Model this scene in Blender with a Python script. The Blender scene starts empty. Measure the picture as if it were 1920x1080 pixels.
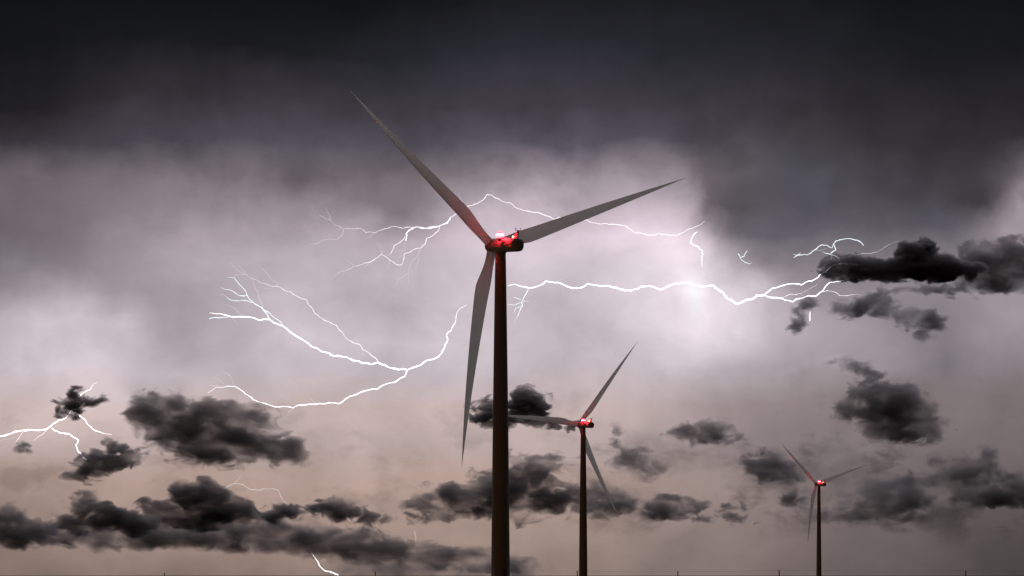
import bpy, bmesh, math, random
from mathutils import Vector, Matrix

# ------------------------------------------------------------------ scene
S = bpy.context.scene
C = S.collection
S.view_settings.view_transform = 'Standard'
S.view_settings.look = 'None'
S.view_settings.exposure = 0.0
S.view_settings.gamma = 1.0
S.view_settings.use_curve_mapping = False
S.render.engine = 'CYCLES'
S.cycles.max_bounces = 8
S.cycles.diffuse_bounces = 3
S.cycles.transmission_bounces = 4
S.cycles.transparent_max_bounces = 16
S.cycles.volume_bounces = 0
S.cycles.volume_step_rate = 1.0
S.cycles.volume_max_steps = 512
S.cycles.use_light_tree = False
S.cycles.sample_clamp_indirect = 4.0
S.cycles.use_denoising = True
S.cycles.denoiser = 'OPENIMAGEDENOISE'

F, CX, HZ, EYE = 6000.0, 960.0, 1079.2, 2.0     # focal length in picture units, principal column, horizon row, eye height


def at(px, py, d):
    """Point at distance d (along the view) for a direction measured in the photograph."""
    return Vector(((px - CX) / F * d, d, EYE + (HZ - py) / F * d))


cam = bpy.data.cameras.new('camera')
cam.sensor_width = 36.0
cam.lens = F / 1920.0 * 36.0
cam.shift_y = (HZ - 540.0) / 1920.0
cam.clip_start = 0.5
cam.clip_end = 200000
camo = bpy.data.objects.new('camera', cam)
C.objects.link(camo)
camo.location = (0, 0, EYE)
camo.rotation_euler = (math.radians(90), 0, 0)
S.camera = camo


# ------------------------------------------------------------------ helpers
def lin(v):
    v = v / 255.0
    return v / 12.92 if v <= 0.04045 else ((v + 0.055) / 1.055) ** 2.4


def new_mat(name):
    m = bpy.data.materials.new(name)
    m.use_nodes = True
    nt = m.node_tree
    nt.nodes.clear()
    return m, nt, nt.nodes, nt.links


def link_obj(name, me, mat=None, parent=None):
    o = bpy.data.objects.new(name, me)
    C.objects.link(o)
    if mat is not None:
        me.materials.append(mat)
    if parent is not None:
        o.parent = parent
    return o


def obj(name, bm, mat=None, parent=None, smooth=True):
    me = bpy.data.meshes.new(name)
    bmesh.ops.recalc_face_normals(bm, faces=bm.faces)
    for f in bm.faces:
        f.smooth = smooth
    bm.to_mesh(me)
    bm.free()
    return link_obj(name, me, mat, parent)


def tag(o, label=None, cat=None, group=None, kind=None):
    if label:
        o['label'] = label
    if cat:
        o['category'] = cat
    if group:
        o['group'] = group
    if kind:
        o['kind'] = kind
    return o


def empty(name, loc, rz=0.0):
    o = bpy.data.objects.new(name, None)
    C.objects.link(o)
    o.location = loc
    o.rotation_euler = (0, 0, rz)
    o.empty_display_size = 1
    return o


def loft(bm, rings, cap=True):
    vs = [[bm.verts.new(p) for p in r] for r in rings]
    n = len(rings[0])
    for a, b in zip(vs, vs[1:]):
        for i in range(n):
            bm.faces.new((a[i], a[(i + 1) % n], b[(i + 1) % n], b[i]))
    if cap:
        bm.faces.new(list(reversed(vs[0])))
        bm.faces.new(vs[-1])
    return bm


def circle(r, z, n=48, cx=0.0, cy=0.0):
    return [Vector((cx + r * math.cos(2 * math.pi * i / n), cy + r * math.sin(2 * math.pi * i / n), z)) for i in range(n)]


def lathe(profile, n=48):
    """Closed turned shape from (radius, height) pairs."""
    bm = bmesh.new()
    loft(bm, [circle(r, z, n) for r, z in profile])
    return bm


def tube(bm, pts, radii, n=6):
    rings = []
    for i, p in enumerate(pts):
        a = pts[max(i - 1, 0)]
        b = pts[min(i + 1, len(pts) - 1)]
        t = (b - a).normalized()
        u = t.cross(Vector((0, 1, 0)))
        if u.length < 1e-3:
            u = t.cross(Vector((1, 0, 0)))
        u.normalize()
        w = t.cross(u)
        r = radii[i]
        rings.append([p + (u * math.cos(2 * math.pi * k / n) + w * math.sin(2 * math.pi * k / n)) * r for k in range(n)])
    loft(bm, rings)
    return bm


def box(bm, lo, hi, bev=0.0):
    g = bmesh.ops.create_cube(bm, size=1.0)
    c = [(lo[i] + hi[i]) / 2 for i in range(3)]
    s = [hi[i] - lo[i] for i in range(3)]
    for v in g['verts']:
        v.co = Vector((c[0] + v.co.x * s[0], c[1] + v.co.y * s[1], c[2] + v.co.z * s[2]))
    if bev:
        es = list({e for v in g['verts'] for e in v.link_edges})
        bmesh.ops.bevel(bm, geom=es, offset=bev, segments=2, affect='EDGES', profile=0.6)
    return bm


# ------------------------------------------------------------------ sky
SUN_EL, SUN_AZ = math.radians(3.0), math.radians(215.0)


def build_sky():
    w = bpy.data.worlds.new('World')
    S.world = w
    w.use_nodes = True
    nt = w.node_tree
    N, L = nt.nodes, nt.links
    N.clear()

    def math_(op, a, b=None, clamp=False):
        n = N.new('ShaderNodeMath')
        n.operation = op
        n.use_clamp = clamp
        for k, v in ((0, a), (1, b)):
            if v is None:
                continue
            if isinstance(v, (int, float)):
                n.inputs[k].default_value = v
            else:
                L.new(v, n.inputs[k])
        return n.outputs[0]

    tc = N.new('ShaderNodeTexCoord')
    sep = N.new('ShaderNodeSeparateXYZ')
    L.new(tc.outputs['Generated'], sep.inputs[0])
    x, y, z = sep.outputs
    yc = math_('MULTIPLY', math_('MAXIMUM', y, 0.15), 2133.0 / F)      # tangent plane, in the units the layers below use
    u = math_('DIVIDE', x, yc)
    v = math_('DIVIDE', z, yc)
    comb = N.new('ShaderNodeCombineXYZ')
    L.new(u, comb.inputs[0])
    L.new(v, comb.inputs[1])

    def noise(scale_xyz, detail, rough, off=(0, 0, 0), dist=0.0):
        mp = N.new('ShaderNodeMapping')
        mp.inputs['Location'].default_value = off
        mp.inputs['Scale'].default_value = scale_xyz
        L.new(comb.outputs[0], mp.inputs[0])
        n = N.new('ShaderNodeTexNoise')
        n.inputs['Scale'].default_value = 1.0
        n.inputs['Detail'].default_value = detail
        n.inputs['Roughness'].default_value = rough
        n.inputs['Distortion'].default_value = dist
        L.new(mp.outputs[0], n.inputs['Vector'])
        return n.outputs['Fac'], n.outputs['Color']

    # turbulent billows bend the layers
    f1, c1 = noise((7, 9, 1), 6, 0.55, (3.1, 1.7, 0.2), 0.2)
    f2, c2 = noise((26, 22, 1), 5, 0.55, (8.3, 4.1, 2.2), 0.1)
    s1 = N.new('ShaderNodeSeparateColor')
    L.new(c1, s1.inputs[0])
    s2 = N.new('ShaderNodeSeparateColor')
    L.new(c2, s2.inputs[0])
    uw = math_('ADD', u, math_('ADD', math_('MULTIPLY', math_('SUBTRACT', s1.outputs[0], 0.5), 0.05), math_('MULTIPLY', math_('SUBTRACT', s2.outputs[0], 0.5), 0.022)))
    vw = math_('ADD', v, math_('ADD', math_('MULTIPLY', math_('SUBTRACT', s1.outputs[1], 0.5), 0.062), math_('MULTIPLY', math_('SUBTRACT', s2.outputs[1], 0.5), 0.016)))
    UW = 0.46
    fac = math_('DIVIDE', math_('ADD', uw, UW), 2 * UW, True)

    # layers of the storm: (height above horizon in the photograph, brightness along the horizon, tint)
    T0, T1, T2, T3, T4, T5 = (.94, .94, 1.13), (1.0, .945, 1.075), (1.035, .955, 1.008), (1.027, .969, 1.004), (1.07, .965, .95), (1.115, .967, .905)
    rows = [
        (-10, T0, [(0, 14), (320, 17), (640, 17), (800, 22), (960, 26), (1280, 27), (1600, 19), (1920, 15)]),
        (100, T0, [(0, 21), (160, 24), (320, 26), (480, 27), (640, 35), (800, 42), (960, 45), (1280, 41), (1440, 37), (1600, 33), (1760, 28), (1920, 25)]),
        (200, T1, [(0, 31), (160, 42), (320, 52), (480, 60), (640, 62), (960, 66), (1120, 65), (1280, 64), (1440, 58), (1600, 48), (1760, 42), (1920, 37)]),
        (265, T1, [(0, 58), (160, 68), (320, 76), (480, 82), (640, 86), (800, 88), (960, 95), (1120, 93), (1280, 80), (1440, 72), (1600, 60), (1760, 53), (1920, 48)]),
        (330, T2, [(0, 104), (160, 113), (320, 122), (480, 120), (560, 104), (640, 118), (720, 120), (800, 118), (900, 140), (1060, 163), (1200, 148), (1280, 142), (1320, 104), (1440, 87), (1600, 80), (1760, 64), (1860, 72), (1920, 108)]),
        (380, T2, [(0, 103), (160, 122), (320, 140), (480, 154), (640, 150), (740, 124), (800, 140), (860, 170), (960, 200), (1060, 192), (1120, 172), (1200, 192), (1288, 190), (1322, 106), (1440, 90), (1600, 86), (1760, 80), (1860, 78), (1905, 150), (1920, 162)]),
        (440, T2, [(0, 106), (160, 130), (320, 164), (400, 174), (480, 170), (640, 180), (800, 190), (900, 210), (960, 222), (1060, 219), (1200, 229), (1292, 230), (1335, 170), (1366, 118), (1440, 103), (1600, 102), (1700, 97), (1800, 104), (1880, 150), (1920, 160)]),
        (500, T3, [(0, 120), (160, 140), (280, 160), (400, 175), (640, 186), (800, 198), (960, 208), (1120, 213), (1200, 220), (1285, 240), (1330, 224), (1400, 160), (1480, 136), (1760, 131), (1920, 140)]),
        (550, T3, [(0, 136), (100, 164), (200, 160), (320, 162), (480, 182), (640, 188), (740, 178), (800, 198), (880, 208), (960, 200), (1060, 200), (1120, 208), (1200, 226), (1265, 236), (1297, 262), (1330, 240), (1370, 226), (1440, 192), (1520, 156), (1600, 150), (1760, 140), (1850, 150), (1920, 154)]),
        (620, T3, [(0, 180), (60, 196), (160, 208), (240, 196), (320, 166), (400, 180), (480, 190), (560, 205), (640, 200), (800, 208), (880, 205), (960, 194), (1060, 192), (1200, 212), (1290, 229), (1380, 216), (1440, 196), (1520, 172), (1640, 148), (1760, 136), (1850, 150), (1920, 150)]),
        (690, T3, [(0, 196), (100, 212), (200, 212), (320, 190), (400, 183), (480, 186), (560, 195), (800, 196), (880, 200), (960, 195), (1060, 186), (1120, 195), (1200, 200), (1300, 194), (1400, 170), (1560, 164), (1640, 146), (1760, 126), (1840, 136), (1920, 130)]),
        (760, T4, [(0, 196), (160, 200), (320, 190), (640, 186), (960, 190), (1060, 186), (1200, 180), (1300, 162), (1400, 144), (1560, 140), (1640, 130), (1760, 121), (1920, 124)]),
        (830, T4, [(0, 182), (320, 179), (960, 180), (1060, 178), (1200, 165), (1300, 150), (1440, 132), (1560, 130), (1700, 122), (1920, 112)]),
        (900, T5, [(0, 156), (320, 165), (640, 168), (960, 166), (1120, 158), (1280, 150), (1440, 138), (1560, 121), (1700, 112), (1920, 100)]),
        (960, T5, [(0, 141), (320, 150), (640, 155), (960, 156), (1120, 148), (1280, 138), (1440, 128), (1560, 113), (1700, 103), (1920, 88)]),
        (1020, T5, [(0, 133), (320, 142), (640, 148), (960, 150), (1120, 140), (1280, 128), (1440, 118), (1600, 105), (1760, 95), (1920, 78)]),
        (1085, T5, [(0, 117), (320, 121), (640, 127), (960, 135), (1120, 132), (1280, 121), (1440, 112), (1600, 100), (1760, 90), (1920, 72)]),
    ]
    col = None
    prev_y = None
    for (ry, tint, stops) in rows:
        rp = N.new('ShaderNodeValToRGB')
        cr = rp.color_ramp
        cr.interpolation = 'CARDINAL' if len(stops) > 2 else 'LINEAR'
        while len(cr.elements) < len(stops):
            cr.elements.new(0.5)
        for e, (px, g) in zip(cr.elements, stops):
            pass
        for k, (px, g) in enumerate(stops):
            e = cr.elements[k]
            e.position = ((px - CX) / 2133.0 + UW) / (2 * UW)
        for k, (px, g) in enumerate(stops):
            # the low right part of the sky is cooler than the low left part
            cool = max(0.0, min(1.0, (px - 1000) / 800.0)) if ry > 700 else 0.0
            t = [a + (b - a) * cool for a, b in zip(tint, (1.045, .955, .975))]
            if 230 < ry < 470:        # the sagging dark cloud on the right is bluer
                cb = max(0.0, min(1.0, (px - 1320) / 120.0, (1880 - px) / 60.0))
                t = [a + (b - a) * cb for a, b in zip(t, (.99, .955, 1.05))]
            cr.elements[k].color = (lin(g * t[0]), lin(g * t[1]), lin(g * t[2]), 1)
        L.new(fac, rp.inputs[0])
        if col is None:
            col = rp.outputs[0]
        else:
            mr = N.new('ShaderNodeMapRange')
            mr.inputs['From Min'].default_value = (HZ - prev_y) / 2133.0
            mr.inputs['From Max'].default_value = (HZ - ry) / 2133.0
            L.new(vw, mr.inputs['Value'])
            mx = N.new('ShaderNodeMix')
            mx.data_type = 'RGBA'
            L.new(mr.outputs[0], mx.inputs['Factor'])
            L.new(col, mx.inputs['A'])
            L.new(rp.outputs[0], mx.inputs['B'])
            col = mx.outputs['Result']
        prev_y = ry

    # rain shafts and fine vapour
    rain, _ = noise((46, 5, 1), 4, 0.5, (1, 2, 3), 0.3)
    vap, _ = noise((13, 17, 1), 8, 0.6, (5, 6, 7), 0.3)
    k1 = math_('ADD', 0.84, math_('MULTIPLY', rain, 0.08))
    k2 = math_('ADD', 0.70, math_('MULTIPLY', vap, 0.62))
    k = math_('MULTIPLY', k1, k2)
    k = math_('MULTIPLY', k, 1.07)
    # broken grey scud far off, thickest low on the right
    scud, _ = noise((15, 24, 1), 9, 0.6, (2.3, 9.1, 4.4), 0.1)
    mk = N.new('ShaderNodeMapRange')
    mk.interpolation_type = 'SMOOTHSTEP'
    mk.inputs['From Min'].default_value = 0.50
    mk.inputs['From Max'].default_value = 0.66
    L.new(scud, mk.inputs['Value'])
    lo = N.new('ShaderNodeMapRange')
    lo.interpolation_type = 'SMOOTHSTEP'
    lo.inputs['From Min'].default_value = 0.20
    lo.inputs['From Max'].default_value = 0.10
    L.new(v, lo.inputs['Value'])
    lf = N.new('ShaderNodeMapRange')
    lf.interpolation_type = 'SMOOTHSTEP'
    lf.inputs['From Min'].default_value = -0.05
    lf.inputs['From Max'].default_value = 0.20
    lf.inputs['To Min'].default_value = 0.4
    L.new(u, lf.inputs['Value'])
    l2 = N.new('ShaderNodeMapRange')
    l2.interpolation_type = 'SMOOTHSTEP'
    l2.inputs['From Min'].default_value = 0.015
    l2.inputs['From Max'].default_value = 0.06
    L.new(v, l2.inputs['Value'])
    dark = math_('MULTIPLY', math_('MULTIPLY', math_('MULTIPLY', mk.outputs[0], l2.outputs[0]), lo.outputs[0]), lf.outputs[0])
    k = math_('MULTIPLY', k, math_('SUBTRACT', 1.0, math_('MULTIPLY', dark, 0.55)))
    # torn underside of the dark deck
    torn, _ = noise((11, 13, 1), 8, 0.56, (7.7, 3.3, 1.2), 0.15)
    tk = N.new('ShaderNodeMapRange')
    tk.interpolation_type = 'SMOOTHSTEP'
    tk.inputs['From Min'].default_value = 0.48
    tk.inputs['From Max'].default_value = 0.64
    L.new(torn, tk.inputs['Value'])
    b1 = N.new('ShaderNodeMapRange')
    b1.interpolation_type = 'SMOOTHSTEP'
    b1.inputs['From Min'].default_value = 0.27
    b1.inputs['From Max'].default_value = 0.34
    L.new(v, b1.inputs['Value'])
    b2 = N.new('ShaderNodeMapRange')
    b2.interpolation_type = 'SMOOTHSTEP'
    b2.inputs['From Min'].default_value = 0.46
    b2.inputs['From Max'].default_value = 0.38
    L.new(v, b2.inputs['Value'])
    td = math_('MULTIPLY', math_('MULTIPLY', tk.outputs[0], b1.outputs[0]), b2.outputs[0])
    k = math_('MULTIPLY', k, math_('SUBTRACT', 1.0, math_('MULTIPLY', td, 0.17)))
    # the flashes light only the storm ahead; the rest of the night sky is dark
    mr = N.new('ShaderNodeMapRange')
    mr.interpolation_type = 'SMOOTHSTEP'
    mr.inputs['From Min'].default_value = 0.50
    mr.inputs['From Max'].default_value = 0.80
    L.new(y, mr.inputs['Value'])
    sc = N.new('ShaderNodeVectorMath')
    sc.operation = 'SCALE'
    L.new(col, sc.inputs[0])
    L.new(math_('MULTIPLY', k, mr.outputs[0]), sc.inputs['Scale'])
    # glow added overhead, out of view, to brighten the blades and the clouds
    mh = N.new('ShaderNodeMapRange')
    mh.interpolation_type = 'SMOOTHSTEP'
    mh.inputs['From Min'].default_value = 0.24
    mh.inputs['From Max'].default_value = 0.42
    L.new(z, mh.inputs['Value'])
    my = N.new('ShaderNodeMapRange')
    my.interpolation_type = 'SMOOTHSTEP'
    my.inputs['From Min'].default_value = 0.10
    my.inputs['From Max'].default_value = 0.45
    L.new(y, my.inputs['Value'])
    sc2 = N.new('ShaderNodeVectorMath')
    sc2.operation = 'SCALE'
    sc2.inputs[0].default_value = (0.52, 0.48, 0.50)
    L.new(math_('MULTIPLY', mh.outputs[0], my.outputs[0]), sc2.inputs['Scale'])
    add = N.new('ShaderNodeVectorMath')
    add.operation = 'ADD'
    L.new(sc.outputs[0], add.inputs[0])
    L.new(sc2.outputs[0], add.inputs[1])
    bg = N.new('ShaderNodeBackground')
    L.new(add.outputs[0], bg.inputs[0])
    # faint twilight that is left over all the sky
    ns = N.new('ShaderNodeTexSky')
    ns.sky_type = 'NISHITA'
    ns.sun_disc = False
    ns.sun_elevation = SUN_EL
    ns.sun_rotation = SUN_AZ
    bg2 = N.new('ShaderNodeBackground')
    bg2.inputs[1].default_value = 0.0008
    L.new(ns.outputs[0], bg2.inputs[0])
    ad = N.new('ShaderNodeAddShader')
    L.new(bg.outputs[0], ad.inputs[0])
    L.new(bg2.outputs[0], ad.inputs[1])
    out = N.new('ShaderNodeOutputWorld')
    L.new(ad.outputs[0], out.inputs[0])
    w.cycles.sampling_method = 'MANUAL'
    w.cycles.sample_map_resolution = 512


build_sky()

sun = bpy.data.lights.new('sun', 'SUN')
sun.energy = 0.085
sun.color = (1.0, 0.46, 0.24)
sun.angle = math.radians(0.5)
suno = bpy.data.objects.new('sun', sun)
C.objects.link(suno)
suno.location = (-40, -60, 60)
sd = Vector((math.sin(SUN_AZ) * math.cos(SUN_EL), math.cos(SUN_AZ) * math.cos(SUN_EL), math.sin(SUN_EL)))
suno.rotation_euler = sd.to_track_quat('Z', 'Y').to_euler()


# ------------------------------------------------------------------ surface materials
def paint(name, base, rough=0.45, streak=0.25):
    m, nt, N, L = new_mat(name)
    tc = N.new('ShaderNodeTexCoord')
    mp = N.new('ShaderNodeMapping')
    mp.inputs['Scale'].default_value = (1.3, 1.3, 0.09)
    L.new(tc.outputs['Object'], mp.inputs[0])
    n = N.new('ShaderNodeTexNoise')
    n.inputs['Scale'].default_value = 1.6
    n.inputs['Detail'].default_value = 6
    L.new(mp.outputs[0], n.inputs['Vector'])
    r = N.new('ShaderNodeValToRGB')
    r.color_ramp.elements[0].position = 0.3
    r.color_ramp.elements[1].position = 0.7
    d = 1.0 - streak
    r.color_ramp.elements[0].color = (base[0] * d, base[1] * d * 0.98, base[2] * d * 0.94, 1)
    r.color_ramp.elements[1].color = (*base, 1)
    L.new(n.outputs[0], r.inputs[0])
    b = N.new('ShaderNodeBsdfPrincipled')
    b.inputs['Roughness'].default_value = rough
    b.inputs['Specular IOR Level'].default_value = 0.25
    L.new(r.outputs[0], b.inputs['Base Color'])
    o = N.new('ShaderNodeOutputMaterial')
    L.new(b.outputs[0], o.inputs[0])
    return m


def shell_mat():
    """Pale glass-fibre blade shell: lets some of the light behind it through."""
    m, nt, N, L = new_mat('glass_fibre')
    tc = N.new('ShaderNodeTexCoord')
    n = N.new('ShaderNodeTexNoise')
    n.inputs['Scale'].default_value = 0.6
    n.inputs['Detail'].default_value = 5
    L.new(tc.outputs['Object'], n.inputs['Vector'])
    r = N.new('ShaderNodeValToRGB')
    r.color_ramp.elements[0].color = (0.80, 0.79, 0.78, 1)
    r.color_ramp.elements[1].color = (0.90, 0.89, 0.88, 1)
    L.new(n.outputs[0], r.inputs[0])
    d = N.new('ShaderNodeBsdfDiffuse')
    t = N.new('ShaderNodeBsdfTranslucent')
    L.new(r.outputs[0], d.inputs[0])
    L.new(r.outputs[0], t.inputs[0])
    mx = N.new('ShaderNodeMixShader')
    mx.inputs[0].default_value = 0.85
    L.new(d.outputs[0], mx.inputs[1])
    L.new(t.outputs[0], mx.inputs[2])
    o = N.new('ShaderNodeOutputMaterial')
    L.new(mx.outputs[0], o.inputs[0])
    return m


def glow_mat(name, col, strength, sampled=True):
    m, nt, N, L = new_mat(name)
    e = N.new('ShaderNodeEmission')
    e.inputs[0].default_value = (*col, 1)
    e.inputs[1].default_value = strength
    o = N.new('ShaderNodeOutputMaterial')
    L.new(e.outputs[0], o.inputs[0])
    m.cycles.emission_sampling = 'AUTO' if sampled else 'NONE'
    return m


M_TOWER = paint('tower_paint', (0.40, 0.36, 0.32), 0.7, 0.35)
M_NAC = paint('nacelle_paint', (0.46, 0.44, 0.43), 0.4, 0.2)
M_METAL = paint('galvanised_metal', (0.20, 0.20, 0.20), 0.5, 0.2)
M_WOOD = paint('weathered_wood', (0.10, 0.08, 0.06), 0.8, 0.4)
M_CONC = paint('concrete', (0.33, 0.32, 0.30), 0.9, 0.3)
M_WIRE = paint('cable', (0.06, 0.06, 0.06), 0.6, 0.1)
M_BLADE = shell_mat()
def lens_mat(name, col, strength):
    m, nt, N, L = new_mat(name)
    e = N.new('ShaderNodeEmission')
    e.inputs[0].default_value = (*col, 1)
    e.inputs[1].default_value = strength
    t = N.new('ShaderNodeBsdfTransparent')
    t.inputs[0].default_value = (1.0, 0.75, 0.75, 1)
    a = N.new('ShaderNodeAddShader')
    L.new(e.outputs[0], a.inputs[0])
    L.new(t.outputs[0], a.inputs[1])
    o = N.new('ShaderNodeOutputMaterial')
    L.new(a.outputs[0], o.inputs[0])
    m.cycles.emission_sampling = 'FRONT'
    return m


M_GLASS = lens_mat('red_glass', (1.0, 0.016, 0.028), 4.5)
M_LAMPRING = lens_mat('red_lamp_ring', (1.0, 0.020, 0.04), 75.0)
M_YEL = glow_mat('yellow_lamp_glass', (1.0, 0.86, 0.35), 5.0, False)


# ------------------------------------------------------------------ ground
def build_ground():
    m, nt, N, L = new_mat('dark_grassland')
    tc = N.new('ShaderNodeTexCoord')
    n = N.new('ShaderNodeTexNoise')
    n.inputs['Scale'].default_value = 0.02
    n.inputs['Detail'].default_value = 10
    n.inputs['Roughness'].default_value = 0.65
    L.new(tc.outputs['Object'], n.inputs['Vector'])
    r = N.new('ShaderNodeValToRGB')
    r.color_ramp.elements[0].position = 0.35
    r.color_ramp.elements[1].position = 0.68
    r.color_ramp.elements[0].color = (0.030, 0.034, 0.018, 1)
    r.color_ramp.elements[1].color = (0.085, 0.075, 0.042, 1)
    L.new(n.outputs[0], r.inputs[0])
    b = N.new('ShaderNodeBsdfPrincipled')
    b.inputs['Roughness'].default_value = 0.95
    b.inputs['Specular IOR Level'].default_value = 0.1
    L.new(r.outputs[0], b.inputs['Base Color'])
    bp = N.new('ShaderNodeBump')
    bp.inputs['Strength'].default_value = 0.6
    n2 = N.new('ShaderNodeTexNoise')
    n2.inputs['Scale'].default_value = 3.0
    n2.inputs['Detail'].default_value = 6
    L.new(tc.outputs['Object'], n2.inputs['Vector'])
    L.new(n2.outputs[0], bp.inputs['Height'])
    L.new(bp.outputs[0], b.inputs['Normal'])
    o = N.new('ShaderNodeOutputMaterial')
    L.new(b.outputs[0], o.inputs[0])
    bm = bmesh.new()
    bmesh.ops.create_grid(bm, x_segments=2, y_segments=2, size=60000)
    g = obj('ground', bm, m, smooth=False)
    tag(g, kind='structure')


build_ground()

# ------------------------------------------------------------------ wind turbines
HUB_H = 73.0          # rotor axis above the ground
R_ROT = 48.4
TILT = 0.080
PSI = math.radians(28)


def section(r):
    """Chord, thickness ratio, twist at radius r of a blade."""
    k = r / R_ROT
    if k < 0.055:
        return 1.95, 1.0, 0.0
    if k < 0.20:
        s = (k - 0.055) / 0.145
        s = s * s * (3 - 2 * s)
        return 1.95 + (3.25 - 1.95) * s, 1.0 + (0.30 - 1.0) * s, math.radians(12) * s
    s = (k - 0.20) / 0.80
    ch = 3.25 * (1 - s) ** 1.0 * 0.86 + 3.25 * 0.14 * (1 - s ** 3)
    ch = max(ch, 0.10 + 0.35 * (1 - s))
    if k > 0.985:
        ch *= max(0.25, (1 - k) / 0.015)
    return ch, 0.30 - 0.14 * min(1, s * 1.6), math.radians(12) * (1 - s) ** 1.6


def blade_bm():
    """One blade along +Z; the rotor axis is +Y (upwind), chord along X."""
    bm = bmesh.new()
    rings = []
    n = 28
    steps = [1.15, 1.5, 2.0, 2.6, 3.3, 4.2, 5.2, 6.4, 7.6, 9, 11, 13, 15.5, 18, 21, 24, 27, 30, 33, 36, 38.5, 40.5, 42.2, 44.8, 46.6, 47.7, R_ROT]
    for r in steps:
        ch, th, tw = section(r)
        th = max(th, min(1.0, 0.20 / ch))
        k = r / R_ROT
        # cone plus the bow the wind gives it
        back = -(math.tan(math.radians(1.4)) * r + 3.4 * k ** 2.4)
        lam = max(0.0, min(1.0, (k - 0.055) / 0.145))
        lead = 0.5 + (0.30 - 0.5) * lam     # chord share ahead of the pitch axis
        ring = []
        for i in range(n):
            a = 2 * math.pi * i / n
            cx = 0.5 - 0.5 * math.cos(a)                 # 0 leading edge .. 1 trailing edge
            half = math.sqrt(max(0, cx * (1 - cx)))      # round
            foil = 2.6 * (0.2969 * math.sqrt(cx) - 0.126 * cx - 0.3516 * cx ** 2 + 0.2843 * cx ** 3 - 0.1015 * cx ** 4)
            yy = (half * (1 - lam) + foil * lam * 0.98) * th * (1 if a < math.pi else -1)
            X = (cx - lead) * ch
            Y = yy * ch
            c, s = math.cos(tw), math.sin(tw)
            ring.append(Vector((X * c - Y * s, X * s + Y * c + back, r)))
        rings.append(ring)
    loft(bm, rings)
    return bm


def superring(y, hw, zlo, zhi, n=36, e=2.6, cx=0.0):
    zc, hh = (zlo + zhi) / 2, (zhi - zlo) / 2
    out = []
    for i in range(n):
        a = 2 * math.pi * i / n
        c, s = math.cos(a), math.sin(a)
        out.append(Vector((cx + hw * math.copysign(abs(c) ** (2 / e), c), y, zc + hh * math.copysign(abs(s) ** (2 / e), s))))
    return out


PARTS = {}


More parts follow.
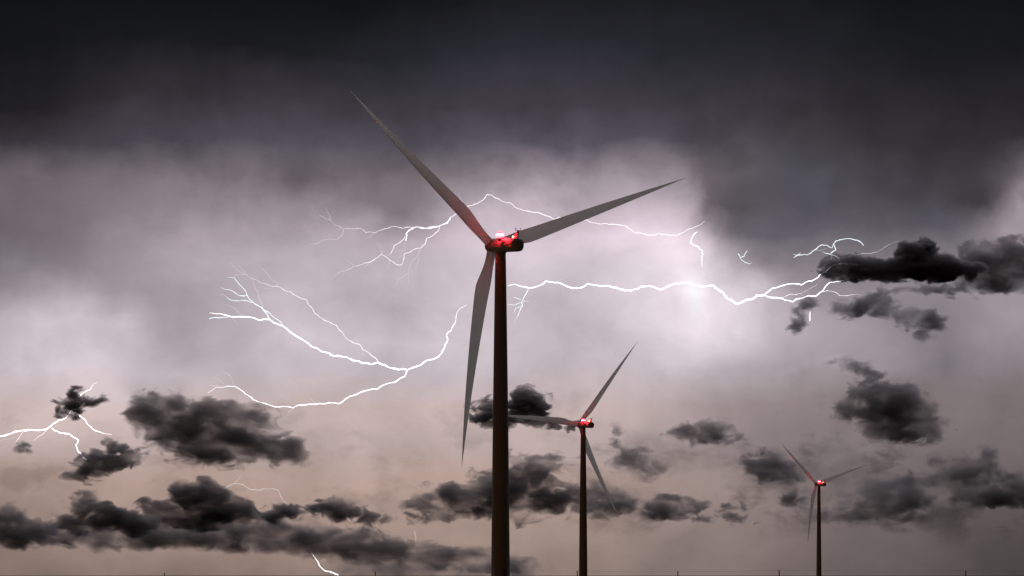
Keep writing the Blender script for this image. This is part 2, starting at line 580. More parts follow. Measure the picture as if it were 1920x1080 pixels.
def build_turbine(name, base, rot, label):
    """rot = clockwise turn of the first blade from straight up, as seen from behind the rotor."""
    t = empty(name, base, PSI)       # local +Y = upwind, towards the rotor
    tag(t, label, 'wind turbine', 'wind turbines standing in a row under the storm')
    first = not PARTS

    def part(pn, make, mat, parent, loc=(0, 0, 0), rotm=None, smooth=True, key=None, plabel=None):
        key = key or pn
        if key not in PARTS:
            o = obj(pn, make(), mat, parent, smooth)
            PARTS[key] = o.data
        else:
            o = link_obj(pn, PARTS[key], None, parent)
        if rotm is not None:
            o.matrix_local = Matrix.Translation(loc) @ rotm
        else:
            o.location = loc
        if plabel:
            o['label'] = plabel
        return o

    # ground and tower
    part('foundation', lambda: lathe([(3.4, -0.25), (3.4, 0.14), (3.25, 0.22), (2.3, 0.22)]), M_CONC, t)
    TOP = HUB_H - 1.62

    def tower():
        prof = [(2.12, 0.22), (2.12, 0.40), (2.02, 0.42)]
        def rad(z):
            k = z / TOP
            return 2.02 - 0.55 * k - 0.33 * k * k
        zs = [0.42 + (TOP - 0.42) * i / 30 for i in range(1, 31)]
        prof += [(rad(z), z) for z in zs]
        return lathe(prof, 64)
    tw = part('tower', tower, M_TOWER, t)

    def door():
        bm = bmesh.new()
        box(bm, (-0.42, -2.16, 1.5), (0.42, -1.90, 3.5), 0.04)
        return bm
    part('door', door, M_METAL, tw, key='tower_door')
    part('yaw_bearing', lambda: lathe([(1.10, TOP - 0.02), (1.28, TOP), (1.28, TOP + 0.22), (1.10, TOP + 0.25)], 48), M_NAC, t)

    # nacelle (built round the rotor axis height)
    def nacelle():
        bm = bmesh.new()
        prof = [(-8.55, .55, -0.62, .62), (-8.46, .98, -1.08, 1.02), (-8.25, 1.28, -1.33, 1.22), (-7.9, 1.46, -1.45, 1.32), (-7.2, 1.56, -1.49, 1.38),
                (-4.0, 1.60, -1.50, 1.46), (0.0, 1.60, -1.50, 1.52), (1.4, 1.58, -1.50, 1.52), (2.0, 1.50, -1.44, 1.46), (2.35, 1.36, -1.30, 1.34), (2.42, 1.20, -1.16, 1.2)]
        loft(bm, [superring(y, hw, lo, hi) for y, hw, lo, hi in prof])
        return bm
    nac = part('nacelle', nacelle, M_NAC, t, (0, 0, HUB_H), Matrix.Rotation(0.07, 4, 'X'))

    def fin():
        bm = bmesh.new()
        a = [(-6.0, 1.38), (-7.75, 1.28), (-7.95, 2.95), (-7.55, 2.95)]
        lo = [bm.verts.new((-0.16, y, z)) for y, z in a]
        hi = [bm.verts.new((0.16, y, z)) for y, z in a]
        bm.faces.new(lo)
        bm.faces.new(list(reversed(hi)))
        for i in range(4):
            j = (i + 1) % 4
            bm.faces.new((lo[i], hi[i], hi[j], lo[j]))
        bmesh.ops.bevel(bm, geom=list(bm.edges), offset=0.05, segments=2, affect='EDGES')
        return bm
    part('tail_mast', fin, M_NAC, nac, smooth=False)

    def arm():
        bm = bmesh.new()
        tube(bm, [Vector((-0.62, -7.75, 3.0)), Vector((0.62, -7.75, 3.0))], [0.06, 0.06], 8)
        return bm
    part('sensor_arm', arm, M_METAL, nac)
    part('anemometer', lambda: lathe([(0.05, 3.0), (0.05, 3.25), (0.16, 3.27), (0.16, 3.40), (0.04, 3.44)], 16), M_METAL, nac, (-0.56, -7.75, 0))

    def vane():
        bm = bmesh.new()
        tube(bm, [Vector((0, 0, 3.0)), Vector((0, 0, 3.3))], [0.04, 0.04], 8)
        box(bm, (-0.02, -0.32, 3.3), (0.02, 0.18, 3.46))
        return bm
    part('wind_vane', vane, M_METAL, nac, (0.56, -7.75, 0), smooth=False)

    def hatch():
        bm = bmesh.new()
        box(bm, (-0.55, -3.2, 1.44), (0.55, -1.6, 1.62), 0.05)
        return bm
    part('roof_hatch', hatch, M_NAC, nac, smooth=False)

    # obstruction lights
    def bracket():
        bm = lathe([(0.50, 1.30), (0.50, 1.40), (0.20, 1.43), (0.20, 1.56), (0.74, 1.60), (0.74, 1.74), (0.62, 1.76)], 32)
        box(bm, (-0.10, -0.12, 1.18), (1.15, 0.12, 1.30))
        return bm
    bc = part('beacon', bracket, M_METAL, t, (-2.30, -4.05, HUB_H - 0.75))
    def orb(z0, z1, n):
        r = 0.80
        return [(max(0.04, math.sqrt(max(0.0, r * r - (z - 2.50) ** 2))), z) for z in [z0 + (z1 - z0) * i / n for i in range(n + 1)]]
    part('beacon_lens', lambda: lathe(orb(1.77, 2.33, 6), 32), M_GLASS, bc, plabel='red beacon glass')
    part('lamp', lambda: lathe(orb(2.34, 2.66, 4), 32), M_LAMPRING, bc, plabel='glaring red lamp ring')
    part('lens_cap', lambda: lathe(orb(2.67, 3.299, 8), 32), M_GLASS, bc)
    sl = part('tail_lamp', lambda: lathe([(0.20, 1.38), (0.20, 1.50), (0.17, 1.52)], 16), M_METAL, t, (0.0, -5.75, HUB_H - 0.40))
    part('lamp_glass', lambda: lathe([(0.17, 1.525), (0.22, 1.62), (0.20, 1.78), (0.10, 1.88), (0.03, 1.90)], 16), M_YEL, sl, plabel='small yellow lamp glass')

    # rotor
    hub_m = Matrix.Translation((0, 3.75, HUB_H + 0.25)) @ Matrix.Rotation(TILT, 4, 'X')

    def hub():
        bm = lathe([(1.12, -1.30), (1.42, -1.22), (1.56, -0.6), (1.58, 0.25), (1.46, 0.85), (1.15, 1.35), (0.72, 1.66), (0.25, 1.80), (0.04, 1.82)], 48)
        bmesh.ops.rotate(bm, verts=bm.verts, matrix=Matrix.Rotation(-math.pi / 2, 3, 'X'))
        return bm
    part('hub', hub, M_NAC, t, (0, 3.75, HUB_H + 0.25), Matrix.Rotation(TILT, 4, 'X'))
    for i in range(3):
        a = rot + i * 2 * math.pi / 3
        m = Matrix.Rotation(TILT, 4, 'X') @ Matrix.Rotation(a, 4, 'Y')
        part('blade', blade_bm, M_BLADE, t, (0, 3.75, HUB_H + 0.25), m)
    return t


def base_at(px, d):
    return ((px - CX) / F * d, d, 0)


build_turbine('wind_turbine', base_at(938.5, 688.0), -0.885, 'nearest and tallest dark wind turbine with a red beacon, in the middle of the picture')
build_turbine('wind_turbine', base_at(1093.5, 1504.0), 0.60, 'middle sized wind turbine with a red beacon, just beside the tallest tower')
build_turbine('wind_turbine', base_at(1535.5, 2480.0), -0.87, 'smallest and farthest wind turbine with a red beacon, standing alone on the right')


# ------------------------------------------------------------------ utility poles and wires
def pole_bm(h):
    return lathe([(0.62, -0.3), (0.60, 0.0), (0.50, h - 0.04), (0.46, h)], 14)


pole_mesh = {}


def build_pole(px, ytop, d, label, rz=0.25):
    h = EYE + (HZ - ytop) / F * d
    t = empty('utility_pole', base_at(px, d), rz)
    tag(t, label, 'utility pole', 'utility poles along the horizon')
    obj('post', pole_bm(h), M_WOOD, t)
    bm = bmesh.new()
    box(bm, (-1.35, -0.31, h - 1.05), (1.35, -0.21, h - 0.78), 0.02)
    ca = obj('crossarm', bm, M_WOOD, t, False)
    for x in (-1.2, 1.2):
        o = obj('insulator', lathe([(0.05, h - 0.78), (0.16, h - 0.70), (0.10, h - 0.6), (0.16, h - 0.52), (0.05, h - 0.42)], 12), M_METAL, ca)
        o.location = (x, -0.26, 0)
    o = obj('insulator', lathe([(0.06, h), (0.17, h + 0.08), (0.11, h + 0.18), (0.17, h + 0.28), (0.05, h + 0.36)], 12), M_METAL, t)
    return Vector((*base_at(px, d)[:2], h + 0.36))


tops = []
build_pole(308, 1074.5, 4200, 'utility pole standing alone under the dark cloud bank, leftmost of all')
build_pole(704, 1071.5, 4010, 'utility pole left of the tallest turbine, under the low cloud')
tops.append(build_pole(1082.5, 1070.5, 3740, 'utility pole touching the left edge of the middle turbine tower'))
tops.append(build_pole(1271, 1071.5, 3680, 'utility pole midway between the two smaller turbines, first one right of the middle turbine'))
tops.append(build_pole(1461, 1069.5, 3620, 'utility pole just left of the smallest turbine'))
tops.append(build_pole(1811, 1070.5, 3560, 'utility pole right of the smallest turbine, rightmost of all'))
tops.append(Vector((*base_at(2200, 3500)[:2], tops[-1].z)))
WIRES = ['thin wire running from the middle turbine to the next utility pole',
         'thin wire on the span that ends at the pole left of the smallest turbine',
         'thin wire passing behind the smallest turbine tower',
         'thin wire leaving the rightmost utility pole towards the picture edge']
for (a, b, lab) in zip(tops, tops[1:], WIRES):
    bm = bmesh.new()
    pts = []
    for i in range(17):
        k = i / 16
        p = a.lerp(b, k)
        p.z -= 4 * k * (1 - k) * 1.0
        pts.append(p)
    tube(bm, pts, [0.08] * 17, 6)
    tag(obj('power_line', bm, M_WIRE), lab, 'power line', 'wires between the utility poles')


# ------------------------------------------------------------------ lightning
D_BOLT = 30000.0
M_B3 = glow_mat('lightning_bright', (1.0, 0.96, 0.98), 2.4, False)
M_B2 = glow_mat('lightning_medium', (1.0, 0.94, 0.96), 1.15, False)
M_B1 = glow_mat('lightning_faint', (1.0, 0.93, 0.94), 0.72, False)
M_BC = glow_mat('lightning_cool', (0.84, 0.93, 1.0), 1.35, False)
MB = {3: M_B3, 2: M_B2, 1: M_B1, 4: M_BC}
rnd = random.Random(7)


def jag(pts, amp):
    out = [Vector((p[0], p[1], 0)) for p in pts]
    for lvl in range(2):
        nxt = [out[0]]
        for a, b in zip(out, out[1:]):
            d = b - a
            ln = d.length
            if ln > 5:
                q = a.lerp(b, 0.5 + rnd.uniform(-.12, .12))
                nrm = Vector((-d.y, d.x, 0)).normalized()
                q += nrm * rnd.uniform(-1, 1) * amp * ln
                nxt.append(q)
            nxt.append(b)
        out = nxt
    return out


def channel(name, pts, r0, r1, lum, parent=None, amp=0.10):
    pp = jag(pts, amp)
    n = len(pp)
    depth = 0.0
    ps, rs = [], []
    for i, p in enumerate(pp):
        depth += rnd.uniform(-14, 14)
        k = i / max(1, n - 1)
        r = 0.78 * (r0 + (r1 - r0) * k) * (0.5 if i == 0 else 1.0) * rnd.uniform(0.55, 1.15)
        if r1 <= 0.9 and k > 0.72:                  # dies away at its tip
            r *= 1.0 - 0.8 * (k - 0.72) / 0.28
        if name == 'channel' and k < 0.08 and r0 < 1.4:
            r *= 0.3 + 0.7 * k / 0.08
        q = at(p.x, p.y, D_BOLT + depth)
        ps.append(q)
        rs.append(max(0.13, r) * D_BOLT / F)
    bm = bmesh.new()
    tube(bm, ps, rs, 6)
    return obj(name, bm, MB[lum], parent)


def bolt(label, paths, amp=0.10):
    """paths: (points, start radius, end radius, brightness); the first is the channel, the others its branches."""
    x, y = paths[0][0][0]
    t = empty('lightning_bolt', (0, 0, 0))
    tag(t, label, 'lightning', 'lightning bolts across the storm sky')
    for i, (pts, r0, r1, lum) in enumerate(paths):
        channel('channel' if i == 0 else 'branch', pts, r0, r1, lum, t, amp)
    for i, (pts, r0, r1, lum) in enumerate(list(paths)):
        if len(pts) < 10:
            continue
        for q in range(len(pts) // 7):          # fine twigs that die out beside the channel
            j = rnd.randrange(1, len(pts) - 1)
            a, b = Vector(pts[j]), Vector(pts[j + 1])
            d = (b - a).normalized()
            an = rnd.choice((-1, 1)) * rnd.uniform(0.5, 1.0)
            d = Vector((d.x * math.cos(an) - d.y * math.sin(an), d.x * math.sin(an) + d.y * math.cos(an)))
            p1 = a + d * rnd.uniform(7, 14)
            p2 = p1 + Vector((d.x - .2, d.y + rnd.uniform(-.3, .5))) * rnd.uniform(6, 16)
            channel('branch', [tuple(a), tuple(p1), tuple(p2)], 0.6, 0.2, 1, t, amp)
    return t


bolt('long lightning bolt arching over the nacelle of the tallest turbine, fanning out left of it', [
    ([(1322, 415), (1305, 424.6), (1290, 430), (1271, 441), (1251, 440.5), (1235, 438), (1214, 441), (1191, 436), (1180, 428.5), (1157, 421), (1136, 419), (1100, 412), (1076, 411), (1053, 408), (1038, 411), (1008, 398), (975, 392), (956, 380), (950, 380), (922, 366), (913, 365), (907, 374), (895, 382), (880, 386), (871, 389), (854, 402), (845, 407), (839, 418), (824, 424), (800, 428), (782, 425), (764, 426), (755, 428), (743, 425), (727, 428), (704, 436), (686, 436), (676, 428), (657, 429), (644, 429), (634, 423), (626, 421), (620, 413), (599, 404)], 1.3, 0.7, 2),
    ([(845, 407), (839, 418), (824, 424), (800, 428), (782, 425), (770, 430), (762, 438), (761, 451)], 1.4, 1.1, 3),
    ([(644, 430), (643, 439), (632, 449), (617, 448), (589, 457), (572, 464)], 0.8, 0.5, 1),
    ([(761, 451), (758, 461), (760, 469), (744, 471), (736, 473)], 0.6, 0.4, 1),
    ([(760, 443), (741, 459), (736, 469), (729, 479)], 0.9, 0.8, 2),
    ([(824, 424), (821, 434), (811, 442), (800, 447), (797, 458), (789, 465), (774, 469), (758, 476), (757, 486), (753, 497), (743, 496), (729, 486), (720, 479), (714, 477), (706, 484), (692, 492), (683, 493), (669, 499), (663, 499), (650, 507), (625, 518)], 1.0, 0.7, 2),
    ([(663, 498), (656, 492), (648, 488)], 0.6, 0.4, 1),
    ([(716, 477), (717, 463), (714, 459)], 0.5, 0.4, 1),
    ([(789, 465), (784, 478), (786, 486), (779, 504), (786, 511)], 0.7, 0.4, 1),
    ([(784, 479), (772, 492), (766, 513), (766, 535)], 0.6, 0.35, 1),
    ([(767, 511), (757, 519), (745, 525), (740, 540)], 0.5, 0.3, 1),
    ([(729, 486), (730, 498), (722, 508)], 0.5, 0.3, 1),
    ([(872, 389), (863, 372), (859, 362)], 0.5, 0.4, 1),
])
bolt('short crooked lightning bolt dropping into the brightest patch of sky', [
    ([(1308, 434), (1300, 441), (1294, 456), (1308, 462), (1317, 471), (1316, 486), (1317, 501)], 1.1, 0.8, 3)])
bolt('long horizontal lightning bolt running from the tallest tower into the dark cloud on the right', [
    ([(951, 536), (967, 533), (991, 540), (1001, 539), (1023, 527), (1040, 530), (1053, 532), (1072, 540), (1084, 540), (1102, 532), (1123, 536), (1141, 536), (1167, 543), (1183, 545), (1204, 537), (1238, 543), (1264, 532), (1279, 530), (1300, 533), (1320, 537), (1338, 535), (1356, 548), (1364, 560), (1382, 570), (1396, 564), (1410, 561), (1419, 554), (1431, 554)], 1.3, 2.3, 3),
    ([(1431, 554), (1444, 544), (1462, 537), (1487, 532), (1502, 534), (1522, 527), (1542, 512), (1563, 497), (1600, 495), (1648, 495), (1658, 489), (1671, 485)], 1.3, 0.9, 3),
    ([(1431, 554), (1447, 558), (1471, 562), (1487, 566), (1497, 560), (1514, 555), (1530, 555), (1540, 547), (1557, 529), (1576, 527), (1599, 520), (1606, 524), (1622, 521)], 1.6, 0.9, 3),
    ([(1541, 547), (1551, 545), (1560, 546), (1574, 554), (1594, 553), (1616, 554)], 0.8, 0.5, 2),
    ([(1433, 555), (1453, 557), (1471, 557), (1484, 551), (1502, 550), (1504, 555)], 1.1, 0.7, 2),
    ([(1502, 550), (1520, 540), (1542, 524)], 0.7, 0.5, 1),
    ([(991, 541), (985, 553), (978, 566), (980, 573), (975, 582), (971, 592), (964, 602)], 1.1, 0.6, 4),
    ([(979, 566), (962, 572), (951, 570)], 0.7, 0.6, 4),
    ([(977, 562), (970, 560), (962, 557)], 0.6, 0.4, 4),
    ([(978, 573), (967, 578), (964, 587)], 0.6, 0.4, 4),
    ([(979, 568), (985, 564), (992, 565)], 0.5, 0.4, 4),
    ([(1370, 553), (1384, 549), (1398, 547)], 0.5, 0.4, 1),
])
bolt('bluish looping lightning bolt just above the dark cloud on the right', [
    ([(1487, 477), (1500, 478), (1514, 478), (1527, 469), (1542, 459), (1551, 460), (1560, 465), (1563, 457), (1567, 452), (1583, 448), (1603, 450), (1614, 454), (1619, 460)], 1.0, 1.0, 4),
    ([(1563, 457), (1567, 469), (1557, 477), (1548, 475), (1542, 471)], 1.1, 0.9, 4),
    ([(1556, 477), (1565, 479), (1576, 487)], 1.1, 0.8, 4),
    ([(1488, 483), (1497, 477), (1502, 473)], 0.7, 0.5, 4),
    ([(1558, 487), (1562, 479)], 0.6, 0.5, 4),
    ([(1579, 483), (1606, 478), (1625, 475), (1653, 468), (1668, 458), (1686, 451)], 0.7, 0.4, 1),
])
bolt('tiny hooked bluish lightning bolt alone between two bright bolts', [
    ([(1384, 475), (1390, 487), (1397, 492), (1405, 495), (1410, 492)], 1.0, 0.5, 4),
    ([(1389, 483), (1396, 480), (1401, 469)], 0.9, 0.7, 4)])
bolt('very short vertical lightning stroke beside the curled dark wisp', [
    ([(1519, 583), (1518, 592), (1518, 601)], 0.8, 1.3, 3)])
bolt('widest lightning bolt, sweeping in a low V left of the tallest tower with fanned tips', [
    ([(392, 587), (412, 588), (434, 594), (459, 594), (484, 600), (506, 599), (521, 608), (530, 611), (546, 624), (575, 642), (583, 649), (592, 652), (606, 660), (617, 662), (625, 667), (639, 668), (656, 673), (673, 677), (681, 681), (695, 683), (710, 680), (724, 686), (748, 693), (764, 694)], 1.2, 2.0, 3),
    ([(764, 694), (781, 687), (800, 676), (816, 672), (828, 662), (834, 648), (839, 640), (837, 627), (846, 619), (855, 599), (858, 584), (875, 572)], 1.7, 0.5, 3),
    ([(764, 694), (759, 706), (739, 717), (712, 726), (707, 730), (673, 737), (648, 748), (634, 757), (617, 755), (592, 758), (564, 759), (550, 765), (525, 763), (492, 755), (466, 742), (456, 734), (438, 724), (425, 724), (403, 727), (389, 737)], 1.4, 0.6, 3),
    ([(420, 724), (402, 724), (384, 724)], 0.7, 0.4, 1),
    ([(438, 722), (434, 708), (424, 700), (412, 693)], 0.7, 0.4, 1),
    ([(421, 721), (410, 710), (398, 706)], 0.6, 0.4, 1),
    ([(506, 599), (491, 577), (474, 566), (466, 558), (453, 537), (439, 520), (426, 519)], 1.5, 0.6, 4),
    ([(462, 554), (446, 553), (432, 544), (414, 539)], 0.9, 0.5, 4),
    ([(474, 567), (453, 563), (431, 562), (414, 552)], 0.9, 0.4, 4),
    ([(459, 593), (445, 583), (430, 574), (414, 567)], 0.7, 0.35, 1),
    ([(494, 580), (484, 550), (479, 540), (473, 526)], 0.8, 0.4, 1),
    ([(494, 580), (509, 591), (523, 601), (531, 611)], 0.9, 0.9, 4),
    ([(392, 598), (410, 596), (434, 594)], 1.0, 0.8, 4),
    ([(710, 680), (703, 671), (692, 662), (681, 656), (673, 645), (659, 640), (649, 634), (638, 620), (631, 610), (609, 601), (591, 588), (584, 576), (574, 562), (562, 558), (545, 547), (537, 546), (521, 537), (514, 537), (489, 530), (473, 523), (462, 515), (439, 516)], 1.1, 0.5, 2),
    ([(462, 515), (450, 510), (440, 500), (431, 492)], 0.5, 0.3, 1),
    ([(521, 537), (519, 529), (503, 516), (496, 508), (487, 499)], 0.6, 0.35, 1),
])
bolt('bright forked lightning bolt at the left picture edge, crossing behind the small star shaped cloud', [
    ([(-30, 826), (0, 818), (20, 813), (42, 807), (67, 807), (90, 803), (103, 793), (123, 784), (138, 762), (152, 740), (170, 730), (175, 720), (182, 717)], 2.2, 0.9, 3),
    ([(97, 802), (113, 812), (128, 813), (147, 825), (142, 835), (147, 847), (153, 853), (162, 862)], 1.5, 1.1, 3),
    ([(135, 772), (147, 777), (160, 787), (167, 798), (180, 808), (195, 813), (210, 815)], 1.3, 0.7, 3),
    ([(43, 808), (35, 822), (28, 832)], 0.8, 0.4, 2),
    ([(90, 804), (80, 815), (68, 822), (60, 827)], 0.8, 0.6, 2),
    ([(-20, 834), (0, 827), (25, 822)], 0.7, 0.4, 1),
])
bolt('dim curved lightning bolt over the domed black cloud low on the left', [
    ([(415, 921), (422, 915), (440, 907), (455, 908), (470, 918), (487, 919), (503, 917), (522, 920), (530, 937), (540, 945), (545, 955)], 0.8, 0.7, 1)])
bolt('short bright lightning bolt low down beneath the cloud bank', [
    ([(583, 1035), (586, 1039), (595, 1052), (600, 1062), (612, 1071), (625, 1074), (634, 1078)], 0.8, 1.3, 3)])
bolt('tiny faint lightning stroke over the low cloud, left of the tallest tower', [
    ([(777, 994), (778, 1002), (780, 1008), (780, 1018)], 0.7, 0.5, 1)])
bolt('faint lightning stroke at the upper left of the big cumulus', [
    ([(232, 746), (245, 749), (258, 751), (272, 758)], 0.6, 0.5, 1)])


# ------------------------------------------------------------------ dark storm clouds
def cloud_mat(name, blobs, rag, edge, tau, tone, seed):
    """Vapour whose density follows the puffs in blobs (object space), broken up by turbulence."""
    m, nt, N, L = new_mat(name)

    def math_(op, a, b=None, c=None, clamp=False):
        n = N.new('ShaderNodeMath')
        n.operation = op
        n.use_clamp = clamp
        for k, v in ((0, a), (1, b), (2, c)):
            if v is None:
                continue
            if isinstance(v, (int, float)):
                n.inputs[k].default_value = v
            else:
                L.new(v, n.inputs[k])
        return n.outputs[0]

    tc = N.new('ShaderNodeTexCoord')
    p = tc.outputs['Object']

    def noise(scale, detail, rough, off, dist=0.0, stretch=(1, 1, 1)):
        mp = N.new('ShaderNodeMapping')
        mp.inputs['Location'].default_value = off
        mp.inputs['Scale'].default_value = tuple(scale * s for s in stretch)
        L.new(p, mp.inputs[0])
        n = N.new('ShaderNodeTexNoise')
        n.inputs['Scale'].default_value = 1.0
        n.inputs['Detail'].default_value = detail
        n.inputs['Roughness'].default_value = rough
        n.inputs['Distortion'].default_value = dist
        L.new(mp.outputs[0], n.inputs['Vector'])
        return n.outputs['Fac']

    wn = N.new('ShaderNodeTexNoise')
    wn.inputs['Scale'].default_value = 1 / 38.0
    wn.inputs['Detail'].default_value = 3
    wo = N.new('ShaderNodeVectorMath')
    wo.operation = 'ADD'
    L.new(p, wo.inputs[0])
    wo.inputs[1].default_value = (seed * 61.3, seed * 17.9, seed * 33.1)
    L.new(wo.outputs[0], wn.inputs['Vector'])
    wc = N.new('ShaderNodeVectorMath')
    wc.operation = 'SUBTRACT'
    L.new(wn.outputs['Color'], wc.inputs[0])
    wc.inputs[1].default_value = (0.5, 0.5, 0.5)
    wm = N.new('ShaderNodeVectorMath')
    wm.operation = 'MULTIPLY_ADD'
    L.new(wc.outputs[0], wm.inputs[0])
    wm.inputs[1].default_value = (44, 20, 36)
    L.new(p, wm.inputs[2])
    pw = wm.outputs[0]
    sdf = None
    for (c, r) in blobs:
        a = N.new('ShaderNodeVectorMath')
        a.operation = 'SUBTRACT'
        L.new(pw, a.inputs[0])
        a.inputs[1].default_value = c
        b = N.new('ShaderNodeVectorMath')
        b.operation = 'DIVIDE'
        L.new(a.outputs[0], b.inputs[0])
        b.inputs[1].default_value = r
        ln = N.new('ShaderNodeVectorMath')
        ln.operation = 'LENGTH'
        L.new(b.outputs[0], ln.inputs[0])
        rm = min(r)
        d = math_('MULTIPLY_ADD', ln.outputs['Value'], -rm, rm)
        if sdf is None:
            sdf = d
        else:
            n = N.new('ShaderNodeMath')
            n.operation = 'SMOOTH_MAX'
            L.new(sdf, n.inputs[0])
            L.new(d, n.inputs[1])
            n.inputs[2].default_value = 9.0
            sdf = n.outputs[0]
    off = (seed * 3.17 % 50, seed * 7.31 % 50, seed * 5.77 % 50)
    n1 = noise(1 / 26.0, 7, 0.59, off, 0.6, (0.72, 0.30, 1.2))
    n2 = noise(1 / 42.0, 4, 0.5, (off[1], off[2], off[0]), 0.3, (0.6, 0.4, 1.5))
    s = math_('MULTIPLY_ADD', math_('SUBTRACT', n1, 0.425), 4.6 * rag, sdf)
    dens = math_('DIVIDE', s, 1.1 * edge, None, True)
    inner = N.new('ShaderNodeMapRange')
    inner.inputs['From Min'].default_value = 0.34
    inner.inputs['From Max'].default_value = 0.66
    inner.inputs['To Min'].default_value = 0.28
    inner.inputs['To Max'].default_value = 1.45
    L.new(n2, inner.inputs['Value'])
    dens = math_('MULTIPLY', math_('MULTIPLY', dens, inner.outputs[0]), tau)
    v = N.new('ShaderNodeVolumePrincipled')
    v.inputs['Color'].default_value = (*tone, 1)
    v.inputs['Anisotropy'].default_value = 0.45
    L.new(dens, v.inputs['Density'])
    o = N.new('ShaderNodeOutputMaterial')
    L.new(v.outputs[0], o.inputs['Volume'])
    m.cycles.volume_step_rate = STEP
    m.cycles.homogeneous_volume = False
    return m


STEP = 0.35
seed_n = [0]


def cloud(label, d, els, rag=12.0, edge=7.0, tau=3.2, tone=(0.80, 0.785, 0.84), name='storm_cloud'):
    """els: puffs as (column, row, half width, half height) seen from the road; d: distance in metres."""
    seed_n[0] += 1
    d *= 2.5
    k = d / F
    cx = sum(e[0] for e in els) / len(els)
    cy = sum(e[1] for e in els) / len(els)
    blobs, thick = [], []
    rs = random.Random(seed_n[0])
    for (x, y, rx, ry) in els:
        rz = max(ry, min(rx, 1.35 * ry))
        blobs.append(((x - cx, rs.uniform(-.35, .35) * ry, -(y - cy)), (rx, rz, ry)))
        thick.append(rz)
    th = 2.0 * sum(thick) / len(thick)
    bm = bmesh.new()
    gro = 0.7 * rag + 4.0
    for (c, r) in blobs:
        g = bmesh.ops.create_icosphere(bm, subdivisions=3, radius=1.0)
        for v in g['verts']:
            v.co = Vector((c[0] + v.co.x * (r[0] + gro * r[0] / min(r)), c[1] + v.co.y * (r[1] + gro), c[2] + v.co.z * (r[2] + gro)))
    me = bpy.data.meshes.new('hull')
    bm.to_mesh(me)
    bm.free()
    tmp = bpy.data.objects.new('hull', me)
    C.objects.link(tmp)
    md = tmp.modifiers.new('skin', 'REMESH')
    md.mode = 'VOXEL'
    md.voxel_size = 3.0
    dg = bpy.context.evaluated_depsgraph_get()
    me2 = bpy.data.meshes.new_from_object(tmp.evaluated_get(dg))
    bpy.data.objects.remove(tmp)
    bpy.data.meshes.remove(me)
    me2.materials.clear()
    o = link_obj(name, me2, cloud_mat('cloud_vapour', blobs, rag, edge, tau / (th * k), tone, seed_n[0]))
    o.location = at(cx, cy, d)
    o.scale = (k, k, k)
    tag(o, label, 'cloud', 'dark clouds drifting under the storm')
    return o


cloud('small star shaped black cloud on the bright bolt at the far left', 5200, [(136, 745, 17, 18), (130, 766, 20, 12), (160, 748, 24, 9), (116, 750, 13, 8)], 13, 6, 3.6)
cloud('tiny ragged scrap of cloud under the leftmost lightning', 5200, [(40, 841, 17, 6)], 8, 5, 2.0)
cloud('big lumpy grey cumulus left of the tallest turbine', 5600, [(285, 775, 46, 40), (330, 765, 38, 32), (385, 778, 40, 28), (425, 785, 64, 32), (480, 778, 30, 20), (345, 820, 62, 38), (420, 836, 105, 36), (515, 838, 58, 30), (562, 852, 26, 16), (310, 808, 46, 34), (460, 812, 56, 30), (430, 856, 100, 16), (330, 750, 24, 22)], 14, 9, 3.0, (0.87, 0.84, 0.88))
cloud('ragged dark cloud tucked under the left end of the big cumulus', 5000, [(200, 862, 42, 18), (163, 884, 34, 14), (238, 862, 30, 14), (212, 836, 14, 12)], 14, 6, 3.0)
cloud('black domed cloud rising above the long low bank on the left', 6800, [(385, 938, 46, 36), (345, 925, 32, 24), (436, 958, 42, 24), (300, 952, 36, 18), (345, 974, 90, 20), (410, 972, 66, 22), (380, 912, 24, 14)], 9, 5, 4.6, (0.68, 0.67, 0.72))
cloud('twin humped black cloud left of the domed one', 6500, [(155, 952, 34, 20), (202, 967, 38, 24), (166, 934, 15, 13), (245, 980, 56, 24), (160, 982, 70, 20)], 11, 6, 4.0, (0.68, 0.67, 0.72))
cloud('dark cloud cut off by the left picture edge', 6300, [(18, 968, 34, 26), (-24, 985, 44, 28), (58, 990, 36, 18), (22, 1004, 70, 24)], 11, 7, 3.4)
cloud('long flat cloud bank stretching low from the left edge to the tallest tower', 7400, [(110, 1004, 160, 20), (330, 1008, 230, 26), (500, 996, 100, 28), (570, 1014, 180, 28), (710, 1032, 120, 26), (830, 1046, 110, 24), (930, 1062, 76, 18)], 8, 11, 3.6)
cloud('small dark cloud beside the domed one at the end of the dim bolt', 7000, [(545, 958, 42, 14), (512, 966, 26, 12)], 11, 6, 3.4)
cloud('two part dark cloudlet above the middle of the long flat bank', 6900, [(640, 955, 40, 17), (624, 946, 26, 11), (700, 980, 32, 11)], 13, 6, 3.0)
cloud('hazy grey cloud lying on the horizon left of the tallest tower', 8200, [(690, 1066, 64, 22), (770, 1072, 90, 24), (870, 1078, 70, 22), (965, 1072, 60, 26)], 8, 14, 1.4)
cloud('small sharp black cloud behind the tallest tower, level with the middle turbine beacon', 4300, [(905, 776, 15, 16), (928, 760, 24, 9), (985, 767, 40, 27), (998, 746, 24, 14), (945, 787, 20, 10), (1022, 796, 24, 7)], 15, 5, 4.0)
cloud('broad dark cloud behind the lower part of the tallest tower', 5900, [(940, 912, 70, 32), (860, 930, 64, 22), (800, 945, 38, 20), (990, 890, 56, 22), (1020, 940, 84, 26), (1098, 932, 44, 24), (812, 966, 40, 13), (965, 968, 36, 11), (1005, 868, 56, 18), (900, 940, 90, 26), (980, 925, 90, 34)], 15, 9, 2.9)
cloud('torn grey cloud just right of the middle turbine tower', 6100, [(1150, 940, 38, 20), (1140, 962, 26, 10)], 15, 9, 1.9)
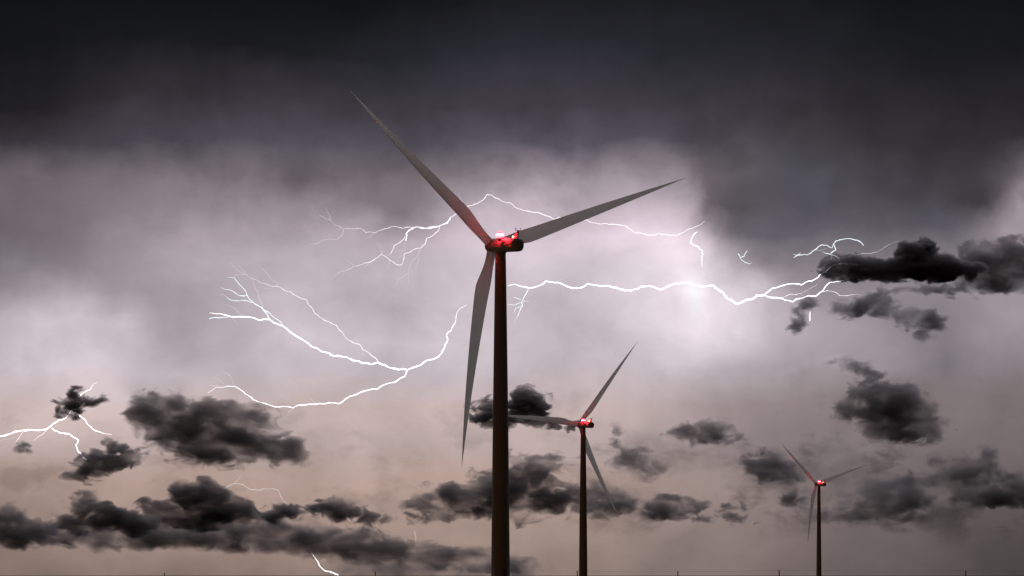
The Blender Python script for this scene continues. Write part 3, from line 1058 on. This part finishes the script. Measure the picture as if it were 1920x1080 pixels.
cloud('flat bottomed black cloud where the long horizontal bolt ends', 4000, [(1605, 501, 62, 22), (1672, 508, 90, 19), (1722, 488, 42, 40), (1766, 506, 62, 24), (1560, 509, 28, 14)], 9, 4, 8.0, (0.68, 0.67, 0.72))
cloud('bulky dark cloud cut off by the right picture edge, highest of all', 4400, [(1842, 488, 48, 40), (1900, 482, 46, 34), (1880, 518, 80, 28), (1806, 518, 50, 18), (1940, 500, 46, 42)], 14, 7, 3.2)
cloud('thin torn wisp below the highest dark cloud', 4700, [(1700, 546, 46, 6), (1785, 543, 60, 8), (1850, 545, 34, 8)], 12, 8, 1.3)
cloud('arched ragged grey cloud under the flat bottomed black one', 4800, [(1598, 582, 30, 17), (1650, 578, 46, 21), (1696, 592, 36, 17), (1745, 602, 24, 21), (1726, 618, 24, 13)], 13, 8, 2.4)
cloud('thin curled upright wisp of grey cloud, leftmost under the flat bottomed black cloud', 4800, [(1513, 570, 18, 13), (1501, 590, 14, 20), (1492, 612, 12, 14)], 9, 7, 2.0)
cloud('faint wisps above the dark cloud over the smallest turbine', 5400, [(1596, 680, 30, 8), (1628, 694, 26, 9)], 11, 9, 1.3)
cloud('compact dark cumulus above and right of the smallest turbine', 5300, [(1640, 745, 58, 27), (1692, 742, 34, 27), (1682, 800, 64, 34), (1602, 768, 42, 19), (1738, 806, 38, 22), (1668, 772, 62, 36), (1700, 770, 50, 40)], 15, 8, 3.4)
cloud('soft dark cloud midway between the middle and smallest turbines, upper one', 6000, [(1320, 812, 50, 21), (1280, 816, 28, 12), (1368, 826, 28, 10)], 13, 10, 2.0)
cloud('pale torn cloud right of the middle turbine beacon', 5700, [(1158, 820, 15, 17), (1190, 865, 36, 23), (1216, 880, 34, 13)], 15, 10, 1.4)
cloud('low grey cloud between the middle and smallest turbines, wider one', 6400, [(1250, 955, 40, 23), (1310, 950, 26, 12), (1320, 966, 26, 8)], 13, 7, 2.3)
cloud('two tiered little cloud low between the turbines, next to the wider low one', 6400, [(1372, 950, 24, 10), (1375, 970, 27, 8)], 10, 6, 2.3)
cloud('broken dark cloud touching the left blades of the smallest turbine', 6200, [(1430, 876, 40, 26), (1470, 888, 32, 22), (1406, 870, 16, 18), (1480, 934, 20, 12)], 15, 8, 2.3)
cloud('wide smoky cloud behind and right of the smallest turbine tower', 6700, [(1682, 932, 70, 38), (1640, 960, 86, 26), (1600, 966, 66, 14), (1712, 976, 64, 16), (1545, 955, 46, 9), (1702, 906, 36, 22)], 13, 14, 2.2, (0.76, 0.74, 0.79))
cloud('ragged dark cloud upper right of the wide smoky one', 6000, [(1810, 880, 60, 24), (1850, 864, 26, 24), (1770, 872, 32, 15), (1800, 905, 70, 16)], 13, 12, 2.2)
cloud('flat black cloud low at the right picture edge', 5800, [(1862, 932, 70, 20), (1930, 926, 60, 26), (1900, 908, 34, 16)], 11, 7, 3.4, (0.66, 0.65, 0.69))

cloud('thin grey veil of cloud round the smallest turbine rotor', 7200, [(1440, 890, 80, 44), (1550, 872, 90, 38), (1610, 905, 90, 36), (1500, 925, 90, 26)], 20, 26, 0.9)
cloud('pale smoky veil of cloud between the middle and smallest turbines', 7300, [(1190, 850, 60, 40), (1270, 860, 80, 34), (1350, 850, 70, 26)], 20, 26, 0.6)
